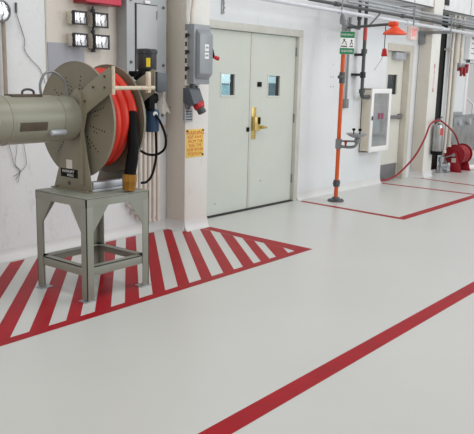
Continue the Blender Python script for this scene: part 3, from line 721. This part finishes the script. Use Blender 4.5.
b = B(); b.box(2.72, 3.06, -.12, -.03, .822, 1.17, .03); solo('folded_blanket', b, M['bundle'], 'pale blue bundle behind the glass on the middle shelf', 'cloth', (2.9, -.07, .822))
b = B(); b.box(2.70, 3.17, -.12, -.03, .561, .76, .03); solo('folded_blanket', b, M['bundle'], 'pale blue bundle behind the glass at the cabinet bottom', 'cloth', (2.95, -.07, .561))
b = B(); b.box(2.88, 3.15, -.11, -.03, 1.25, 1.36, .02); solo('grey_case', b, M['pipe_g'], 'dark grey case on the top shelf behind the glass', 'case', (3.0, -.07, 1.25))

# ================================================================== PIPES ON THE BACK WALL
t = thing('iron_riser', 'dark iron pipe with a red section rising beside the cream cabinet', 'pipe', (2.385, -.13, 1.34))
b = B(); b.cyl((2.385, -.13, 1.45), (2.385, -.13, 2.95), .025, 16); b.tube([(2.385, -.13, 1.46), (2.39, -.13, 1.39), (2.45, -.125, 1.36), (2.62, -.12, 1.36)], .030, 12)
for z in (1.44, 2.0): b.cyl((2.385, -.13, z - .03), (2.385, -.13, z + .03), .042, 16)
build('pipe', b, M['pipe_d'], t)
b = B(); b.cyl((2.385, -.13, 2.155), (2.385, -.13, 2.36), .028, 16); build('sleeve', b, M['redpipe'], t, 'faded red band')
b = B(); b.box(2.28, 2.46, -.135, -.0, 1.655, 1.69, .003); b.cyl((2.385, -.13, 1.63), (2.385, -.13, 1.71), .040, 14); build('clamp', b, M['dark'], t)
b = B(); b.box(2.335, 2.435, -.135, -.0, 1.935, 1.97, .003); build('clamp', b, M['dark'], t)
t = thing('wall_conduit', 'thin grey conduit down the wall just right of the orange post', 'pipe', (2.12, -.03, 1.2))
b = B(); b.cyl((2.12, -.03, 1.3), (2.12, -.03, 2.45), .017, 12); build('tube', b, M['pipe_g'], t)
b = B(); b.box(2.085, 2.155, -.06, 0, 1.2, 1.33, .006); build('box', b, M['pipe_g'], t)
b = B(); b.cyl((2.20, -.13, 2.36), (2.20, -.13, 2.9), .022, 12); b.tube([(2.20, -.13, 2.38), (2.18, -.14, 2.32), (2.08, -.18, 2.30), (1.62, -.22, 2.33)], .024, 10)
for z in (2.42, 2.55): b.cyl((2.20, -.13, z), (2.20, -.13, z + .04), .032, 12)
solo('supply_pipe', b, M['pipe_d'], 'short dark supply pipe bending to the top of the orange post', 'pipe', (2.20, -.13, 2.3))
b = B(); b.cyl((-.6, -.28, 2.460), (12, -.28, 2.460), .026, 14)
for x in (1.45, 3.4, 4.65, 7.3): b.cyl((x - .05, -.28, 2.460), (x + .05, -.28, 2.460), .036, 14)
solo('steel_conduit', b, M['zinc'], 'bright silver conduit, lowest and longest of the overhead pipes', 'pipe', (4, -.1, 2.46))
b = B(); b.cyl((1.6, -.28, 2.603), (12, -.28, 2.603), .017, 10)
for x in (3.6, 5.0): b.cyl((x - .04, -.28, 2.603), (x + .04, -.28, 2.603), .02, 10)
solo('steel_conduit', b, M['steel'], 'middle thin grey conduit above the bright silver one', 'pipe', (4, -.1, 2.62))
b = B(); b.cyl((1.9, -.28, 2.652), (12, -.28, 2.652), .017, 10)
solo('steel_conduit', b, M['steel'], 'topmost thin grey conduit just under the overhead ledge', 'pipe', (4, -.1, 2.67))
b = B(); b.cyl((.7, -.27, 2.545), (12, -.27, 2.55), .021, 10)
for x in (1.3, 3.2, 5.4): b.cyl((x, -.27, 2.546), (x + .1, -.27, 2.546), .031, 10)
solo('iron_conduit', b, M['pipe_d'], 'dark overhead pipe along the wall above the orange post', 'pipe', (1.5, -.27, 2.52))
for x, lab in ((1.42, 'small wall bracket on the silver conduit above the double doors'), (3.55, 'conduit hanger above the exit door'), (4.98, 'conduit hanger right of the far pillar')):
    b = B(); b.box(x - .015, x + .015, -.312, -.305, 2.43, 2.72, .001); b.box(x - .015, x + .015, -.312, 0, 2.70, 2.72, .002)
    solo('conduit_hanger', b, M['pipe_g'], lab, 'bracket', (x, 0, 2.36))
b = B(); b.box(4.40, 4.445, -.55, 0, 2.36, 2.405, .003); b.box(4.405, 4.44, -.1, 0, 2.2, 2.37, .003)
solo('strut_bracket', b, M['pipe_g'], 'grey strut arm jutting from the wall beside the far pillar', 'bracket', (4.42, -.2, 2.2))

# ================================================================== FAR PILLAR AND RIGHT SIDE
t = thing('pillar_sign', 'narrow vertical red lettering on the far pillar', 'sign', (4.62, -.225, 1.53))
b = B(); b.box(4.575, 4.665, -.2275, -.225, 1.50, 1.83); build('backing', b, M['white'], t)
text('lettering', 'EXTINGUISHER', .068, M['redhandle'], t, (4.62, -.2285, 1.665), (0, 0, 1), XN)
b = B(); b.box(5.17, 5.50, -.012, -.004, 0, 2.76); b.box(5.17, 5.185, -.03, 0, 0, 2.76); b.box(5.485, 5.50, -.03, 0, 0, 2.76)
solo('steel_post', b, M['void'], 'black steel channel standing on the wall right of the far pillar', 'post', (5.33, -.015, 0))
t = thing('fire_extinguisher', 'silver fire extinguisher hung on the far pillar edge', 'fire extinguisher', (4.84, -.3, .38))
EX, EY = 4.735, -.325
b = B(); b.lathe([(0, .42), (.08, .42), (.088, .44), (.088, .84), (.075, .89), (.03, .92), (.025, .95), (0, .95)], (EX, EY, 0), ZP, 28); build('cylinder', b, M['stainless'], t)
b = B(); b.lathe([(0, .385), (.088, .385), (.094, .39), (.094, .445), (.089, .45), (0, .45)], (EX, EY, 0), ZP, 28); build('base', b, M['black'], t)
b = B(); b.cyl((EX, EY, .92), (EX, EY, .975), .026, 12); b.tube([(EX - .06, EY, .99), (EX, EY, .985), (EX + .07, EY - .02, 1.02)], .012, 8); b.tube([(EX - .02, EY, .96), (EX + .06, EY - .02, .965)], .01, 8); build('valve', b, M['pipe_d'], t)
b = B()
for i in range(4):
    a0 = -2.35 + .22 * i; p = lambda a, r: (EX + r * math.cos(a), EY + r * math.sin(a))
    b.prism([p(a0, .0885), p(a0 + .22, .0885), p(a0 + .22, .09), p(a0, .09)], 'z', .72, .84)
build('label', b, M['redpipe'], t, 'red label near the top')
b = B(); b.tube([(EX - .02, EY - .03, .955), (4.56, -.36, .97), (4.40, -.32, .90), (4.27, -.30, .676), (4.12, -.23, .41), (3.95, -.12, .19), (3.76, -.03, .05), (3.55, .05, .0165), (3.42, .055, .0165)], .0155, 8)
solo('red_hose', b, M['red'], 'thin red hose draped down from the extinguisher to the exit door', 'hose', (3.9, 0, 0))
b = B(); b.tube([(EX + .06, EY - .02, .95), (5.05, -.34, .87), (5.35, -.32, .77), (5.65, -.28, .65), (5.86, -.27, .47)], .0155, 8)
solo('red_hose', b, M['red'], 'thin red hose running from the extinguisher to the small red reel', 'hose', (5.5, -.26, .56))
VX, VY = 5.36, -.16
b = B(); b.cyl((VX, VY, 0), (VX, VY, .02), .07, 16); b.cyl((VX, VY, 0), (VX, VY, .22), .03, 12); b.cyl((VX, VY, .20), (VX, VY, .29), .05, 12)
b.cyl((VX - .05, VY, .13), (VX + .14, VY - .05, .13), .034, 12); b.tube([(VX + .02, VY, .10), (VX + .12, VY - .03, .07), (VX + .22, VY - .05, .09), (VX + .27, VY - .03, .15)], .034, 10); b.cyl((VX + .13, VY - .03, .045), (VX + .21, VY - .06, .045), .045, 12)
solo('valve_fitting', b, M['steel'], 'silver pipe valve fitting on the floor left of the small red reel', 'valve', (VX, VY, 0))
t = thing('small_hose_reel', 'small red hose reel standing on the floor at the far right', 'hose reel', (5.95, -.27, 0))
CX, CY, CZ, CR = 5.74, -.25, .305, .19
for x in (CX - .0, CX + .36):
    b = B(); b.lathe([(0, -.004), (CR - .01, -.004), (CR, -.012), (CR, .012), (CR - .01, .004), (0, .004)], (x, CY, CZ), XP, 40); build('flange', b, M['red'], t)
b = B(); b.cyl((CX, CY, CZ), (CX + .36, CY, CZ), .12, 28)
build('drum', b, M['dark'], t)
b = B(); pts = []
for k in range(24 * 6 + 1): a = 2 * PI * k / 24; pts.append((CX + .03 + .30 * k / 144, CY + .15 * math.cos(a), CZ + .15 * math.sin(a)))
b.tube(pts, .024, 8, 1); build('hose', b, M['red'], t)
for x in (CX - .035, CX + .395):
    b = B(); b.prism([(CY - .16, 0), (CY + .16, 0), (CY + .15, .05), (CY + .045, CZ + .05), (CY, CZ + .07), (CY - .045, CZ + .05), (CY - .15, .05)], 'x', x - .008, x + .008, .002); b.box(x - .05, x + .05, CY - .16, CY + .16, 0, .008)
    fr = build('side_frame', b, M['red'], t)
b = B(); b.box(CX - .0455, CX - .0435, CY - .045, CY + .035, .17, .25); build('label', b, M['frame_e'], t, 'pale paper label')
b = B(); b.cyl((CX - .05, CY, CZ), (CX - .075, CY, CZ), .03, 14); b.tube([(CX - .075, CY, CZ), (CX - .085, CY + .12, CZ - .04), (CX - .085, CY + .23, CZ - .10)], .012, 8); build('crank', b, M['steel'], t, 'silver crank')
b = B(); b.cyl((CX + .40, CY - .10, .05), (CX + .62, CY - .14, .05), .05, 16); solo('white_cylinder', b, M['white'], 'small white cylinder lying on the floor right of the small red reel', 'container', (CX + .5, CY - .12, 0))
t = thing('steel_box', 'stainless steel equipment box on the wall behind the small red reel', 'box', (6.7, 0, .28))
b = B(); b.box(5.95, 7.5, -.06, 0, .28, 1.0, .006); build('body', b, M['stainless'], t)
b = B(); b.box(5.97, 6.4, -.07, 0, 1.0, 1.06, .004); b.box(6.02, 6.5, -.075, -.06, .80, .96, .004); build('lid', b, M['steel'], t)
for x in (6.25, 6.75):
    b = B(); b.cyl((x, -.06, .87), (x, -.11, .87), .06, 20); build('gland', b, M['alu'], t)
# white painted pipes with red valve handles
for i, (x, z0, z1, rr, lab) in enumerate(((5.51, .35, 2.75, .026, 'leftmost of the white pipes beside the black post'), (5.69, .45, 2.75, .036, 'beige pipe just left of the red valve handles'), (5.93, 1.86, 2.75, .03, 'short white pipe ending at the red valve handles'))):
    b = B(); b.cyl((x, -.14, z0), (x, -.14, z1), rr, 14); b.box(x - .05, x + .05, -.15, 0, z1 - .6, z1 - .57); b.cyl((x, -.14, z0), (x, -.14, z0 + .05), rr + .012, 14)
    if i == 1: b.cyl((x, -.14, 1.95), (x, -.14, 2.3), rr + .02, 14)
    solo('painted_pipe', b, M['frame_e'] if i == 1 else M['pipe_w'], lab, 'pipe', (x, -.14, z0), 'vertical pipes right of the black post')
t = thing('valve_pair', 'pair of red valve handles on the white pipes at the far right', 'valve', (5.95, -.16, 1.72))
b = B(); b.cyl((5.79, -.16, 1.88), (6.12, -.16, 1.90), .03, 12); b.cyl((5.82, -.16, 1.80), (5.82, -.16, 1.94), .035, 12); b.cyl((5.99, -.16, 1.74), (5.99, -.16, 1.94), .035, 12); build('body', b, M['pipe_g'], t)
for x, z in ((5.80, 1.80), (5.96, 1.80), (6.06, 1.86)):
    b = B(); b.prism([(x - .045, z + .07), (x + .045, z + .07), (x + .02, z - .09), (x - .02, z - .09)], 'y', -.235, -.20, .006); b.cyl((x, -.21, z + .04), (x, -.15, z + .04), .02, 10); build('handle', b, M['red'], t)
t = thing('wall_cabinet', 'white slatted cabinet high on the wall at the right edge', 'cabinet', (7.1, 0, 2.03))
b = B(); b.box(6.42, 8.1, -.1, 0, 2.03, 2.44, .004); build('body', b, M['white'], t)
b = B()
for z in (2.13, 2.22, 2.31): b.box(6.5, 8.0, -.106, -.1, z, z + .015)
b.box(6.5, 8.0, -.106, -.1, 2.39, 2.435); build('slats', b, M['pipe_g'], t)
b = B(); b.box(6.56, 6.66, -.03, .2, 0, 2.03, .004); b.box(6.56, 8.24, -.03, .2, 1.97, 2.03); b.box(8.16, 8.24, -.03, .2, 0, 2.03)
struct('trim_6', b, M['beam'], 'white frame of the far right opening')
b = B(); b.cyl((6.55, .1, 1.45), (7.35, .1, 1.18), .016, 8); b.cyl((7.35, .1, 1.18), (8.2, .1, 1.18), .016, 8); b.cyl((7.35, .1, 1.18), (7.35, .1, .0), .016, 8)
solo('handrail', b, M['white'], 'white sloping handrail in the far right opening', 'rail', (7.35, .1, 0))
b = B(); b.box(7.25, 7.9, .82, .9, 1.2, 1.55, .004)
solo('tan_board', b, M['tan'], 'tan board on the wall in the far right opening', 'board', (7.6, .86, 1.2))
b = B(); b.box(4.88, 5.05, -.215, -.2, 2.86, 2.95); solo('vent_plate', b, M['dark'], 'small dark plate on the overhead ledge above the far pillar', 'plate', (4.96, -.2, 2.86))

# ================================================================== LIGHT
def area(name, loc, target, sx, sy, power, col):
    l = bpy.data.lights.new(name, 'AREA'); l.shape = 'RECTANGLE'; l.size = sx; l.size_y = sy; l.energy = power; l.color = col
    o = bpy.data.objects.new(name, l); COL.objects.link(o); o.location = loc
    o.rotation_euler = (Vector(target) - Vector(loc)).to_track_quat('-Z', 'Y').to_euler()
    return o
area('hangar_door_daylight', (3.5, -9.5, 3.6), (2.0, 0, 1.0), 9, 4.5, 330, (.93, .97, 1.0))
for x in (-5, -1.5, 2, 5.5, 9): area('ceiling_lamp', (x, -3.2, 5.1), (x, -3.0, 0), 0.5, 3.0, 44, (1.0, .985, .965))
area('warm_fill_left', (-9.5, -4.0, 3.2), (-2, -.6, 1.2), 2.5, 2.0, 50, (1.0, .91, .78))  # added fill, no real lamp: warms the faces looking to -x
area('corridor_fill', (1.6, 0.9, 2.9), (1.6, 1.4, 0), 1.8, 0.8, 70, (.9, .97, 1.0))  # unseen fill added to brighten the corridor behind the panes
w = bpy.data.worlds.new('world'); S.world = w; w.use_nodes = True
bg = w.node_tree.nodes['Background']; bg.inputs['Color'].default_value = (1.0, .995, .985, 1); bg.inputs['Strength'].default_value = .5

# ================================================================== CAMERA
def cam():
    f, px, py, yaw, pit, roll = 709.675393, 236.076839, 218.638785, .896798238, .1956609, .02411795
    cy, sy = math.cos(yaw), math.sin(yaw)
    F = Vector((sy * math.cos(pit), cy * math.cos(pit), -math.sin(pit)))
    r = Vector((cy, -sy, 0)); u = r.cross(F)
    r2 = r * math.cos(roll) + u * math.sin(roll); u2 = -r * math.sin(roll) + u * math.cos(roll)
    c = bpy.data.cameras.new('camera'); o = bpy.data.objects.new('camera', c); COL.objects.link(o)
    c.sensor_fit = 'HORIZONTAL'; c.sensor_width = 36; c.lens = f * 36 / 474
    c.shift_x = (237 - px) / 474; c.shift_y = (py - 217) / 474
    c.clip_start = .05
    R = Matrix((r2, u2, -F)).transposed()
    o.matrix_world = Matrix.Translation((-6.81503252, -5.22293427, 1.58563546)) @ R.to_4x4()
    S.camera = o
cam()
S.view_settings.view_transform = 'Standard'; S.view_settings.look = 'None'; S.view_settings.gamma = 1
S.view_settings.use_curve_mapping = False; S.view_settings.exposure = 0.0
